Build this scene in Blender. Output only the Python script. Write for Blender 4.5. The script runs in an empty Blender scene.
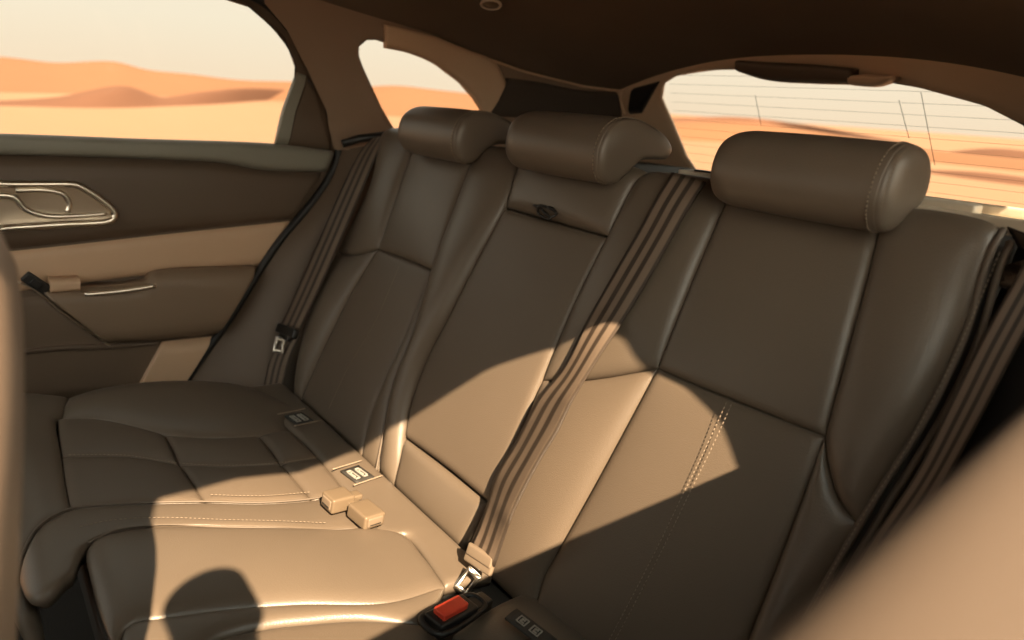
import bpy, bmesh, math, random
import numpy as np
from mathutils import Vector, Matrix
random.seed(4)
SC = 1.13                      # survey units -> metres, applied to everything at the end
C = bpy.context.scene.collection
R = math.radians

# ------------------------------------------------------------------ camera survey
CAM = np.array([0.6956485, -0.4671288, 0.9119230]); F = 642.91
yw, pt_, rl = R(48.78817), R(18.64151), R(4.004159)
FW = np.array([-math.sin(yw)*math.cos(pt_), math.cos(yw)*math.cos(pt_), -math.sin(pt_)])
RT0 = np.array([math.cos(yw), math.sin(yw), 0.0]); UP0 = np.cross(RT0, FW)
RT = math.cos(rl)*RT0 + math.sin(rl)*UP0
UP = -math.sin(rl)*RT0 + math.cos(rl)*UP0
def proj(P):
    d = np.asarray(P)-CAM; z = d@FW
    return np.array([512+F*(d@RT)/z, 320-F*(d@UP)/z])
def ray(x, y):
    d = FW*F + RT*(x-512) + UP*(320-y); return d/np.linalg.norm(d)
def onp(x, y, n, P0):
    d = ray(x, y); n = np.array(n, float)
    return CAM + d*(((np.array(P0, float)-CAM)@n)/(d@n))

# ------------------------------------------------------------------ base surfaces
REC = R(26.63); ZJ = .32
def S_back(u, v, off=0.0):
    v0, r = .555, .03
    if v <= v0:
        y, z = v*math.sin(REC), ZJ+v*math.cos(REC); ny, nz = -math.cos(REC), math.sin(REC)
    else:
        a = (v-v0)/r
        cy, cz = v0*math.sin(REC)+r*math.cos(REC), ZJ+v0*math.cos(REC)-r*math.sin(REC)
        ang = a
        ny = -math.cos(REC+ang) if False else -math.cos(ang+REC); nz = math.sin(ang+REC)
        y, z = cy+r*ny, cz+r*nz
    return np.array([u, y+ny*off, z+nz*off])
def S_cush(x, s, off=0.0):
    sl = math.atan(.17); s0, r = .455, .04
    if s <= s0:
        y, z = -s*math.cos(sl), ZJ+s*math.sin(sl); ny, nz = math.sin(sl), math.cos(sl)
    else:
        a = (s-s0)/r
        cy, cz = -s0*math.cos(sl)-r*math.sin(sl), ZJ+s0*math.sin(sl)-r*math.cos(sl)
        th = -sl + min(a, math.pi/2+sl+.15)
        ny, nz = -math.sin(th), math.cos(th)
        y, z = cy+r*ny, cz+r*nz
        if a > math.pi/2+sl+.15:
            ex = s-s0-r*(math.pi/2+sl+.15)
            z -= ex*math.cos(.15); y += ex*math.sin(.15)
    return np.array([x, y+ny*off, z+nz*off])
def door_x(z): return -.74 + .40*max(0.0, z-.86)
def S_door(y, z, off=0.0): return np.array([door_x(z)+off, y, z])
def tap(y): return .42*max(0.0, y-.45)**1.4
def S_side(y, z, off=0.0): return np.array([-.70+.32*max(0.0, z-.84)+tap(y)+off, y, z])
def S_nside(y, z, off=0.0): return np.array([.775-.33*max(0.0, z-.80)-tap(y)+off, y, z])
def to_ab(S, q, off=0.0):
    """surface coordinates of the surface point seen at q"""
    if len(q) == 3: return np.array(q[1:], float)     # ('s', a, b): already surface coordinates
    g = {S_back: (0, .3), S_cush: (0, .2), S_door: (0, .7), S_side: (.35, .85)}[S]
    ab = np.array(g, float); q = np.array(q, float)
    for _ in range(60):
        p0 = proj(S(*ab, off)); e = q-p0
        if abs(e).max() < .01: break
        J = np.array([(proj(S(ab[0]+1e-4, ab[1], off))-p0)/1e-4, (proj(S(ab[0], ab[1]+1e-4, off))-p0)/1e-4]).T
        st = np.linalg.solve(J, e); m = abs(st).max()
        ab = ab + st*min(1, .1/m if m > .1 else 1)
    return ab

# ------------------------------------------------------------------ materials
def new_mat(name):
    m = bpy.data.materials.new(name); m.use_nodes = True
    nt = m.node_tree; b = nt.nodes['Principled BSDF']
    return m, nt, b
def mat(name, col, rough=.5, metal=0.0, bump=0.0, scale=300, var=.0, spec=.5, kind='noise', sheen=0):
    m, nt, b = new_mat(name)
    b.inputs['Base Color'].default_value = (*col, 1); b.inputs['Roughness'].default_value = rough
    b.inputs['Metallic'].default_value = metal; b.inputs['Specular IOR Level'].default_value = spec
    if sheen: b.inputs['Sheen Weight'].default_value = sheen
    tc = nt.nodes.new('ShaderNodeTexCoord')
    if bump:
        if kind == 'noise':
            t = nt.nodes.new('ShaderNodeTexNoise'); t.inputs['Detail'].default_value = 4; out = t.outputs['Fac']
        else:
            t = nt.nodes.new('ShaderNodeTexVoronoi'); out = t.outputs['Distance']
        t.inputs['Scale'].default_value = scale
        nt.links.new(tc.outputs['Object'], t.inputs['Vector'])
        bp = nt.nodes.new('ShaderNodeBump'); bp.inputs['Strength'].default_value = bump; bp.inputs['Distance'].default_value = .001
        nt.links.new(out, bp.inputs['Height']); nt.links.new(bp.outputs['Normal'], b.inputs['Normal'])
    if var:
        t = nt.nodes.new('ShaderNodeTexNoise'); t.inputs['Scale'].default_value = 9; t.inputs['Detail'].default_value = 3
        nt.links.new(tc.outputs['Object'], t.inputs['Vector'])
        mx = nt.nodes.new('ShaderNodeMix'); mx.data_type = 'RGBA'
        mx.inputs['A'].default_value = (*[c*(1-var) for c in col], 1); mx.inputs['B'].default_value = (*[min(1, c*(1+var)) for c in col], 1)
        nt.links.new(t.outputs['Fac'], mx.inputs['Factor']); nt.links.new(mx.outputs['Result'], b.inputs['Base Color'])
    return m
LEATHER = mat('seat_leather', (.134, .104, .077), .38, bump=.16, scale=520, var=.08, kind='voronoi')
LEATHER_MID = mat('seat_leather_grained', (.131, .100, .073), .44, bump=.26, scale=700, var=.06, kind='voronoi')
SHELLM = mat('seat_shell_fabric', (.03, .026, .022), .8, bump=.3)
STITCH = mat('thread', (.27, .21, .155), .6)
PIPE = mat('piping_leather', (.13, .10, .075), .6)
DARKTRIM = mat('dark_soft_trim', (.125, .088, .06), .5, bump=.2, scale=400, var=.05)
BELTLINE = mat('grey_belt_trim', (.27, .26, .215), .45, bump=.2, scale=400)
BEIGE = mat('beige_trim', (.66, .45, .29), .5, bump=.3, scale=400, var=.05)
BROWN = mat('brown_pillar_cloth', (.27, .185, .125), .75, bump=.3, scale=500, var=.06)
HEADL = mat('headliner_cloth', (.16, .115, .08), .95, bump=.4, scale=500, var=.1)
RUBBER = mat('black_rubber', (.012, .011, .010), .5)
BLACK = mat('black_plastic', (.016, .015, .014), .4)
CHROME = mat('satin_chrome', (.90, .82, .70), .28, metal=1)
STEEL = mat('latch_steel', (.62, .58, .52), .3, metal=1)
WHITE = mat('label_white', (.33, .315, .28), .6)
LABEL = mat('label_cloth', (.035, .032, .028), .7)
RED = mat('red_button', (.82, .075, .035), .35)
BUCK = mat('buckle_plastic', (.17, .125, .082), .38)
CLAMP = mat('belt_stopper_plastic', (.21, .16, .115), .4)
CARPET = mat('floor_carpet', (.03, .025, .02), 1, bump=.8, scale=300)
SHELFM = mat('shelf_plastic', (.66, .58, .46), .5, bump=.2)
def webbing():
    m, nt, b = new_mat('belt_webbing')
    uv = nt.nodes.new('ShaderNodeUVMap'); sp = nt.nodes.new('ShaderNodeSeparateXYZ')
    nt.links.new(uv.outputs['UV'], sp.inputs['Vector'])
    cr = nt.nodes.new('ShaderNodeValToRGB'); cr.color_ramp.interpolation = 'LINEAR'
    e = cr.color_ramp.elements
    dk, lt = (.052, .036, .025, 1), (.22, .162, .118, 1)
    e[0].position = 0; e[0].color = dk
    e[1].position = 1; e[1].color = dk
    for p, c in ((.06, dk), (.11, lt), (.27, lt), (.31, dk), (.41, dk), (.45, lt), (.57, lt), (.61, dk), (.70, dk), (.74, lt), (.89, lt), (.94, dk)):
        n = e.new(p); n.color = c
    nt.links.new(sp.outputs['X'], cr.inputs['Fac'])
    w = nt.nodes.new('ShaderNodeTexWave'); w.inputs['Scale'].default_value = 1; w.inputs['Distortion'].default_value = 1.5
    mp = nt.nodes.new('ShaderNodeMapping'); mp.inputs['Scale'].default_value = (14, 60, 1)
    mp.inputs['Rotation'].default_value = (0, 0, .5)
    nt.links.new(uv.outputs['UV'], mp.inputs['Vector']); nt.links.new(mp.outputs['Vector'], w.inputs['Vector'])
    bp = nt.nodes.new('ShaderNodeBump'); bp.inputs['Strength'].default_value = .5; bp.inputs['Distance'].default_value = .001
    nt.links.new(w.outputs['Fac'], bp.inputs['Height']); nt.links.new(bp.outputs['Normal'], b.inputs['Normal'])
    nt.links.new(cr.outputs['Color'], b.inputs['Base Color'])
    b.inputs['Roughness'].default_value = .55; return m
WEB = webbing()
def glass_mat():
    m, nt, b = new_mat('window_glass')
    for n in list(nt.nodes): nt.nodes.remove(n)
    o = nt.nodes.new('ShaderNodeOutputMaterial'); tr = nt.nodes.new('ShaderNodeBsdfTransparent'); gl = nt.nodes.new('ShaderNodeBsdfGlossy')
    tr.inputs['Color'].default_value = (.97, .96, .93, 1); gl.inputs['Roughness'].default_value = .02
    fr = nt.nodes.new('ShaderNodeFresnel'); fr.inputs['IOR'].default_value = 1.2
    mx = nt.nodes.new('ShaderNodeMixShader')
    nt.links.new(fr.outputs[0], mx.inputs[0]); nt.links.new(tr.outputs[0], mx.inputs[1]); nt.links.new(gl.outputs[0], mx.inputs[2])
    nt.links.new(mx.outputs[0], o.inputs['Surface'])
    return m
GLASS = glass_mat()

# ------------------------------------------------------------------ object helpers
def link_mesh(name, verts, faces, m, parent=None, smooth=True, uvs=None):
    me = bpy.data.meshes.new(name); me.from_pydata([tuple(map(float, v)) for v in verts], [], faces)
    me.materials.append(m)
    if smooth: me.polygons.foreach_set('use_smooth', [True]*len(me.polygons))
    if uvs is not None:
        l = me.uv_layers.new(name='UVMap')
        for lp in me.loops: l.data[lp.index].uv = uvs[lp.vertex_index]
    me.update()
    o = bpy.data.objects.new(name, me); C.objects.link(o)
    if parent is not None: o.parent = parent
    return o
def bm_obj(name, bm, m, parent=None, smooth=True):
    me = bpy.data.meshes.new(name); bm.normal_update(); bm.to_mesh(me); bm.free(); me.materials.append(m)
    if smooth: me.polygons.foreach_set('use_smooth', [True]*len(me.polygons))
    o = bpy.data.objects.new(name, me); C.objects.link(o)
    if parent is not None: o.parent = parent
    return o
def thing(name, label, cat, group=None, loc=(0, 0, 0)):
    o = bpy.data.objects.new(name, None); C.objects.link(o); o['label'] = label; o['category'] = cat
    o.empty_display_size = .05
    if group: o['group'] = group
    return o
def structure(o, label=None, cat=None):
    o['kind'] = 'structure'
    if label: o['label'] = label
    if cat: o['category'] = cat
    return o
def cr_resample(P, n, cluster=False, closed=False):
    P = [np.asarray(p, float) for p in P]
    if len(P) == 2 and not closed: P = [P[0], P[0]*.5+P[1]*.5, P[1]]
    out = []
    N = len(P)
    segs = N if closed else N-1
    for i in range(segs):
        if closed: a, b, c, d = P[(i-1) % N], P[i], P[(i+1) % N], P[(i+2) % N]
        else:
            b, c = P[i], P[i+1]
            a = P[i-1] if i else 2*b-c
            d = P[i+2] if i+2 < N else 2*c-b
        # centripetal Catmull-Rom
        t0 = 0; t1 = t0+max(1e-6, np.linalg.norm(b-a))**.5; t2 = t1+max(1e-6, np.linalg.norm(c-b))**.5; t3 = t2+max(1e-6, np.linalg.norm(d-c))**.5
        for k in range(24):
            t = t1+(t2-t1)*k/24
            A1 = (t1-t)/(t1-t0)*a+(t-t0)/(t1-t0)*b; A2 = (t2-t)/(t2-t1)*b+(t-t1)/(t2-t1)*c; A3 = (t3-t)/(t3-t2)*c+(t-t2)/(t3-t2)*d
            B1 = (t2-t)/(t2-t0)*A1+(t-t0)/(t2-t0)*A2; B2 = (t3-t)/(t3-t1)*A2+(t-t1)/(t3-t1)*A3
            out.append((t2-t)/(t2-t1)*B1+(t-t1)/(t2-t1)*B2)
    out.append(P[0] if closed else P[-1]); out = np.array(out)
    L = np.concatenate([[0], np.cumsum(np.linalg.norm(np.diff(out, axis=0), axis=1))]); L /= L[-1]
    t = np.linspace(0, 1, n)
    if cluster: t = .45*t+.55*(.5-.5*np.cos(math.pi*t))
    return np.array([[np.interp(x, L, out[:, k]) for k in range(out.shape[1])] for x in t])
def curve_ab(S, pts, n, cluster=False, off=0.0):
    return cr_resample([to_ab(S, q, off) for q in pts], n, cluster)
def panel(name, S, A, B, D, E, m, parent, puff=.006, groove=.005, er=.012, n=44, off=0.0, roll=None, skirt=.012):
    """upholstery panel between four seams. A: first edge, E: opposite edge (same direction), B/D: the joining edges (A[0]->E[0], A[-1]->E[-1])"""
    a = curve_ab(S, A, n, True, off); e = curve_ab(S, E, n, True, off); b = curve_ab(S, B, n, True, off); d = curve_ab(S, D, n, True, off)
    tt = np.linspace(0, 1, n); tt = .45*tt+.55*(.5-.5*np.cos(math.pi*tt))
    G = np.zeros((n, n, 2))
    for j in range(n):
        for i in range(n):
            s, t = tt[i], tt[j]
            G[j, i] = (1-t)*a[i]+t*e[i]+(1-s)*b[j]+s*d[j]-((1-s)*(1-t)*a[0]+s*(1-t)*a[-1]+(1-s)*t*e[0]+s*t*e[-1])
    sc = np.linalg.norm
    verts = []
    W = [sum(sc(G[j, i+1]-G[j, i]) for i in range(n-1)) for j in range(n)]
    H = [sum(sc(G[j+1, i]-G[j, i]) for j in range(n-1)) for i in range(n)]
    for j in range(n):
        for i in range(n):
            s, t = tt[i], tt[j]
            def ef(d_, w):
                r_ = min(er, w*.5+1e-6); k = min(1, d_/r_); return math.sqrt(max(0, 1-(1-k)**2))
            ds = min(s, 1-s)*W[j]; dt = min(t, 1-t)*H[i]
            h = -groove+groove*ef(ds, W[j])*ef(dt, H[i]) + puff*(max(0, 4*s*(1-s))**.6)*(max(0, 4*t*(1-t))**.6)
            if roll: h += roll(s, t)
            verts.append(S(G[j, i, 0], G[j, i, 1], off+h))
    faces = [(j*n+i, j*n+i+1, (j+1)*n+i+1, (j+1)*n+i) for j in range(n-1) for i in range(n-1)]
    # orient outwards
    v0, v1, v2 = (verts[k] for k in (faces[len(faces)//2][0], faces[len(faces)//2][1], faces[len(faces)//2][3]))
    c = G[n//2, n//2]; nrm = S(c[0], c[1], .01)-S(c[0], c[1], 0)
    flip = np.dot(np.cross(v1-v0, v2-v0), nrm) < 0
    if flip: faces = [f[::-1] for f in faces]
    # skirt: the edge tucks down behind the seam so the panel has thickness
    rim = [i for i in range(n)]+[j*n+n-1 for j in range(1, n)]+[(n-1)*n+i for i in range(n-2, -1, -1)]+[j*n for j in range(n-2, 0, -1)]
    base = len(verts)
    for k in rim:
        j, i = divmod(k, n); verts.append(S(G[j, i, 0], G[j, i, 1], off-groove-skirt))
    Lr = len(rim)
    for k in range(Lr):
        q = (rim[k], base+k, base+(k+1) % Lr, rim[(k+1) % Lr])
        faces.append(q[::-1] if flip else q)
    faces.append(tuple(base+k for k in range(Lr)) if flip else tuple(base+k for k in range(Lr))[::-1])
    return link_mesh(name, verts, faces, m, parent)
def tube_pts(P, r, seg=8, closed=False, cap=True):
    P = [Vector(p) for p in P]; N = len(P); verts = []; faces = []
    prev = None
    for i in range(N):
        a = P[(i-1) % N] if (closed or i) else P[i]; b = P[(i+1) % N] if (closed or i < N-1) else P[i]
        t = (b-a).normalized()
        if prev is None:
            x = t.orthogonal().normalized()
        else:
            x = (prev-t*prev.dot(t)).normalized()
        prev = x; y = t.cross(x)
        rr = r(i/(N-1)) if callable(r) else r
        for k in range(seg):
            an = 2*math.pi*k/seg; verts.append(P[i]+x*rr*math.cos(an)+y*rr*math.sin(an))
    M = N if closed else N-1
    for i in range(M):
        for k in range(seg):
            j = (i+1) % N
            faces.append((i*seg+k, i*seg+(k+1) % seg, j*seg+(k+1) % seg, j*seg+k))
    if not closed and cap:
        faces.append(tuple(range(seg))[::-1]); faces.append(tuple((N-1)*seg+k for k in range(seg)))
    return verts, faces
def tube(name, P, r, m, parent=None, seg=8, closed=False):
    v, f = tube_pts(P, r, seg, closed); return link_mesh(name, v, f, m, parent)
def on(S, pts, n, off): return [S(a, b, off) for a, b in curve_ab(S, pts, n)]
def seam_tube(name, S, pts, r, m, parent, off=0.0, n=60):
    return tube(name, on(S, pts, n, off), r, m, parent, 6)
def stitches(name, S, curves, m, parent, **kw):
    for c in curves: stitch_line(name, S, [c], m, parent, **kw)
def stitch_line(name, S, curves, m, parent, off=.002, step=.0052, ln=.0034, r=.00055):
    V = []; Fc = []
    for pts, of in curves:
        P = on(S, pts, 200, off+of); P = np.array(P)
        L = np.concatenate([[0], np.cumsum(np.linalg.norm(np.diff(P, axis=0), axis=1))])
        s = step
        while s+ln < L[-1]:
            a = np.array([np.interp(s, L, P[:, k]) for k in range(3)]); b = np.array([np.interp(s+ln, L, P[:, k]) for k in range(3)])
            v, f = tube_pts([a, a*.5+b*.5, b], lambda t: r*(1.0 if abs(t-.5) < .3 else .55), 5); k = len(V)
            V += v; Fc += [tuple(i+k for i in ff) for ff in f]; s += step
    return link_mesh(name, V, Fc, m, parent)
def prism_x(name, prof, x0, x1, m, parent=None, bevel=.01, seg=3, smooth=True):
    """closed (y,z) profile extruded along x with rounded edges"""
    bm = bmesh.new()
    a = [bm.verts.new((x0, y, z)) for y, z in prof]; b = [bm.verts.new((x1, y, z)) for y, z in prof]
    bm.faces.new(a); bm.faces.new(b[::-1])
    for i in range(len(prof)):
        j = (i+1) % len(prof); bm.faces.new((a[j], a[i], b[i], b[j]))
    bmesh.ops.recalc_face_normals(bm, faces=bm.faces)
    if bevel: bmesh.ops.bevel(bm, geom=bm.edges[:], offset=bevel, segments=seg, profile=.6, affect='EDGES')
    return bm_obj(name, bm, m, parent, smooth)
def obox(name, c, ax, ay, az, m, parent=None, bevel=.003, seg=3, taper=1.0, smooth=True):
    """rounded box: centre, three half-axis vectors; taper narrows the +ax end"""
    c, ax, ay, az = (Vector(tuple(map(float, v))) for v in (c, ax, ay, az))
    bm = bmesh.new(); V = {}
    for i in (-1, 1):
        k = taper if i > 0 else 1
        for j in (-1, 1):
            for l in (-1, 1): V[i, j, l] = bm.verts.new(c+ax*i+ay*j*k+az*l*k)
    for f in (((-1,-1,-1),(-1,-1,1),(-1,1,1),(-1,1,-1)), ((1,-1,-1),(1,1,-1),(1,1,1),(1,-1,1)), ((-1,-1,-1),(1,-1,-1),(1,-1,1),(-1,-1,1)),
              ((-1,1,-1),(-1,1,1),(1,1,1),(1,1,-1)), ((-1,-1,-1),(-1,1,-1),(1,1,-1),(1,-1,-1)), ((-1,-1,1),(1,-1,1),(1,1,1),(-1,1,1))):
        bm.faces.new([V[q] for q in f])
    bmesh.ops.recalc_face_normals(bm, faces=bm.faces)
    if bevel: bmesh.ops.bevel(bm, geom=bm.edges[:], offset=bevel, segments=seg, profile=.6, affect='EDGES')
    return bm_obj(name, bm, m, parent, smooth)
def plate(name, S, outer, inner, m, parent, off=0.0, n=140, rows=10, th=.02, lip=.0, hole_off=None):
    """surface ring between an outer outline and an opening, with a reveal around the opening"""
    A = cr_poly(outer, n); B = cr_poly(inner, n)
    verts = []; faces = []
    for r_ in range(rows+1):
        t = r_/rows
        for k in range(n):
            q = A[k]*(1-t)+B[k]*t
            verts.append(S(q[0], q[1], off + (lip*math.sin(min(1, (t-.75)/.25*1)*math.pi/2) if t > .75 and lip else 0)))
    for r_ in (1, 2):
        for k in range(n):
            q = B[k]; verts.append(S(q[0], q[1], off+lip-th*(.5 if r_ == 1 else 1)))
    T = rows+3
    for r_ in range(T-1):
        for k in range(n):
            j = (k+1) % n; faces.append((r_*n+k, r_*n+j, (r_+1)*n+j, (r_+1)*n+k))
    return link_mesh(name, verts, faces, m, parent)
def cr_poly(P, n):
    """closed polyline resampled by length (straight segments), rotated to start at the largest first coordinate"""
    P = [np.asarray(p, float) for p in P]; Q = P+[P[0]]
    L = np.concatenate([[0], np.cumsum([np.linalg.norm(Q[i+1]-Q[i]) for i in range(len(P))])]); Q = np.array(Q)
    t = np.linspace(0, L[-1], n, endpoint=False)
    return np.array([[np.interp(x, L, Q[:, k]) for k in range(2)] for x in t])
def strip(name, S, lo, hi, m, parent, off=0.0, n=60, rows=8, puff=0.0, th=.012):
    """band between two curves, closed behind"""
    a = curve_ab(S, lo, n, False, off); b = curve_ab(S, hi, n, False, off); verts = []
    for r_ in range(rows+1):
        t = r_/rows
        for k in range(n):
            q = a[k]*(1-t)+b[k]*t; e = math.sqrt(max(0, 1-(2*t-1)**4))
            verts.append(S(q[0], q[1], off-.004+(.004+puff)*e))
    fs = [(r_*n+k, r_*n+k+1, (r_+1)*n+k+1, (r_+1)*n+k) for r_ in range(rows) for k in range(n-1)]
    B0 = len(verts)
    for r_ in range(rows+1):
        t = r_/rows
        for k in range(n):
            q = a[k]*(1-t)+b[k]*t; verts.append(S(q[0], q[1], off-th))
    fs += [tuple(B0+i for i in f)[::-1] for f in fs[:]]
    rim = list(range(n))+[r_*n+n-1 for r_ in range(1, rows+1)]+[rows*n+i for i in range(n-2, -1, -1)]+[r_*n for r_ in range(rows-1, 0, -1)]
    for k in range(len(rim)):
        i, j = rim[k], rim[(k+1) % len(rim)]; fs.append((i, B0+i, B0+j, j))
    o = link_mesh(name, verts, fs, m, parent)
    bm = bmesh.new(); bm.from_mesh(o.data); bmesh.ops.recalc_face_normals(bm, faces=bm.faces); bm.to_mesh(o.data); bm.free()
    o.data.polygons.foreach_set('use_smooth', [True]*len(o.data.polygons))
    return o
def S_cc(x, s, off=0.0):
    """centre and near cushion: same slope, front edge a little further back"""
    sl = math.atan(.17); s0, r = .40, .035
    if s <= s0: return S_cush(x, s, off)
    a = (s-s0)/r
    cy, cz = -s0*math.cos(sl)-r*math.sin(sl), ZJ+s0*math.sin(sl)-r*math.cos(sl)
    th = -sl+min(a, math.pi/2+sl)
    ny, nz = -math.sin(th), math.cos(th)
    y, z = cy+r*ny, cz+r*nz
    ex = s-s0-r*(math.pi/2+sl)
    if ex > 0: z -= ex
    return np.array([x, y+ny*off, z+nz*off])
def S_rear(x, z, off=0.0): return np.array([x, 1.0-.55*(z-.78)-off, z])
_g = to_ab
def to_ab(S, q, off=0.0):
    if len(q) == 3: return np.array(q[1:], float)
    g = {S_back: (0, .3), S_cush: (0, .2), S_cc: (0, .2), S_door: (0, .7), S_side: (.35, .85), S_rear: (0, .85)}[S]
    ab = np.array(g, float); q = np.array(q, float)
    for _ in range(80):
        p0 = proj(S(*ab, off)); e = q-p0
        if abs(e).max() < .01: break
        J = np.array([(proj(S(ab[0]+1e-4, ab[1], off))-p0)/1e-4, (proj(S(ab[0], ab[1]+1e-4, off))-p0)/1e-4]).T
        try: st = np.linalg.solve(J, e)
        except Exception: break
        m = abs(st).max(); ab = ab+st*(.08/m if m > .08 else 1)
    if abs(e).max() > 3: print('NOFIT', S.__name__, q, ab, e)
    return ab

ARMM = mat('armrest_leather', (.24, .17, .113), .5, bump=.3, scale=450, var=.05)
LOWM = mat('door_lower_trim', (.15, .105, .07), .6, bump=.3, scale=450)
PILM = mat('pillar_beige_lit_cloth', (.62, .43, .28), .7, bump=.3, scale=500, var=.06)  # beige pillar cloth, also used to paint bounce light above the quarter window

# ================================================================== backrests
Lo = [('s', -.50, .60), (402, 133), (372, 182), (350, 228), (336, 252)]
Lo2 = [(336, 252), (322, 275), (308, 325), (300, 360), ('s', -.50, -.015)]
LiU = [('s', -.447, .60), (412, 152), (395, 200), (377, 249)]
LiL = [(377, 249), (349, 297), (324, 348), (309, 380), ('s', -.47, -.015)]
LrU = [('s', -.255, .60), (470, 165), (452, 216), (433, 271)]
LrL = [(433, 271), (415, 316), (398, 356), (378, 398), (368, 425), ('s', -.205, -.015)]
ClU = [('s', -.135, .60), (515, 171), (504, 206)]
ClL = [(504, 206), (476, 260), (450, 312), (424, 363), (409, 407), (403, 437)]
ClB = [(403, 437), (399, 460), ('s', -.098, -.015)]
CrU = [('s', .12, .60), (637, 178), (607, 235)]
CrL = [(607, 235), (577, 296), (556, 344), (536, 391), (517, 438), (487, 503)]
CrB = [(487, 503), (474, 528), ('s', .095, -.015)]
RiU = [('s', .26, .60), (722, 208), (690, 284), (656, 368)]
RiL = [(656, 368), (640, 399), (600, 474), (562, 542), (543, 576), (538, 592), ('s', .245, -.015)]
RrU = [('s', .447, .60), (887, 214), (864, 289), (841, 375), (824, 436)]
RrL = [(824, 436), (788, 537), (748, 640), ('s', .49, -.015)]
RoU = [('s', .532, .60), (1000, 228), (983, 262), (963, 330), (928, 406), (873, 495), (857, 522)]
RoL = [(857, 522), (805, 612), ('s', .51, -.015)]
def sub_px(u0, u1, v): return [('s', u0, v), ('s', (u0+u1)/2, v), ('s', u1, v)]

def shell(name, u0, u1, parent, back=.34):
    pr = [(-.012*math.cos(REC)*-1-.012, .30), (S_back(0, .05, -.016)[1], S_back(0, .05, -.016)[2])]
    a = S_back(0, 0, -.016); b = S_back(0, .54, -.016)
    prof = [(a[1]-.02, a[2]-.08), (a[1], a[2]), (b[1], b[2]), (b[1]+.014, b[2]+.012), (back-.01, b[2]+.014), (back, b[2]), (back-.06, .55), (a[1]+.10, a[2]-.08)]
    return prism_x(name, prof, u0, u1, SHELLM, parent, .008)

tL = thing('rear_seat_backrest', 'brown leather seat backrest at the door side, farthest from us, in shade', 'car seat backrest', 'rear backrests')
panel('insert_panel', S_back, sub_px(-.447, -.255, .60), LiU, LrU, [(377, 249), (405, 259), (433, 271)], LEATHER, tL, puff=.008)
panel('lower_insert_panel', S_back, [(377, 249), (405, 259), (433, 271)], LiL, LrL, sub_px(-.47, -.205, -.015), LEATHER_MID, tL, puff=.010)
panel('outer_bolster', S_back, sub_px(-.50, -.447, .60), Lo, LiU, [(336, 252), (356, 255), (377, 249)], LEATHER, tL, puff=.016)
panel('outer_bolster', S_back, [(336, 252), (356, 255), (377, 249)], Lo2, LiL, sub_px(-.50, -.47, -.015), LEATHER, tL, puff=.020)
LmL = [(433, 271), (424, 312), (412, 348), (397, 383), (387, 425), ('s', -.145, -.015)]
panel('inner_bolster', S_back, sub_px(-.255, -.135, .60), LrU+LmL[1:], ClU+ClL[1:]+ClB[1:], sub_px(-.145, -.098, -.015), LEATHER, tL, puff=.024, er=.03)
panel('side_gusset', S_back, [(433, 271), (433.5, 271.5), (434, 272)], LrL, [(434, 272)]+LmL[1:], sub_px(-.205, -.145, -.015), LEATHER, tL, puff=.010, er=.01)
shell('seatback_shell', -.545, -.125, tL)
stitches('stitching', S_back, [([(405, 266), (381, 322), (352, 372), (334, 410)], .010)], STITCH, tL)
seam_tube('piping', S_back, LmL, .0022, PIPE, tL, .004)

tC = thing('centre_backrest', 'narrow middle leather backrest with a fold-down armrest panel and pull loop', 'car seat backrest', 'rear backrests')
panel('top_flap', S_back, sub_px(-.135, .12, .60), ClU, CrU, [(504, 206), (556, 221), (607, 235)], LEATHER, tC, puff=.014, er=.02, groove=.008)
panel('armrest_panel', S_back, [(504, 207), (556, 222), (607, 236)], [(504, 207)]+ClL[1:], [(607, 236)]+CrL[1:], [(403, 437), (445, 468), (487, 503)], LEATHER_MID, tC, puff=.006, er=.012, groove=.008)
panel('lower_lip', S_back, [(403, 438), (445, 470), (486, 504)], [(403, 438)]+ClB[1:], [(486, 504)]+CrB[1:], sub_px(-.098, .095, -.015), LEATHER, tC, puff=.010, er=.015, groove=.008)
shell('seatback_shell', -.120, .108, tC)
lp = [to_ab(S_back, q) for q in ((538, 208), (546, 212), (556, 221), (560, 217), (553, 210), (545, 209), (541, 213), (548, 220), (555, 222))]
P = [S_back(a, b, .010+.003*math.sin(i)) for i, (a, b) in enumerate(cr_resample(lp, 40))]
tube('pull_loop', P, .0022, BLACK, tC, 8)

tR = thing('rear_seat_backrest', 'broad brown leather seat backrest nearest us, half sunlit, with a double stitched seam', 'car seat backrest', 'rear backrests')
MS = [(656, 368), (690, 383), (735, 401), (780, 419), (824, 436)]
panel('insert_panel', S_back, sub_px(.26, .447, .60), RiU, RrU, MS, LEATHER, tR, puff=.008)
panel('lower_insert_panel', S_back, MS, RiL, RrL, sub_px(.245, .49, -.015), LEATHER_MID, tR, puff=.010, n=60)
IS = [(541, 380), (570, 381), (600, 378), (656, 368)]
panel('inner_bolster', S_back, sub_px(.12, .26, .60), CrU+CrL[1:3]+[(541, 380)], RiU, IS, LEATHER, tR, puff=.014, er=.02)
panel('inner_bolster', S_back, IS, [(541, 380), (517, 438), (487, 503), ('s', .10, -.015)], RiL, sub_px(.10, .245, -.015), LEATHER_MID, tR, puff=.018, er=.025, n=60)
OS = [(824, 436), (827, 462), (836, 495), (846, 512), (857, 522)]
panel('outer_bolster', S_back, sub_px(.447, .532, .60), RrU, RoU, OS, LEATHER, tR, puff=.016, er=.02, n=60)
panel('outer_bolster', S_back, OS, RrL, RoL, sub_px(.49, .51, -.015), LEATHER, tR, puff=.012, er=.02)
shell('seatback_shell', .112, .545, tR)
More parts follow.
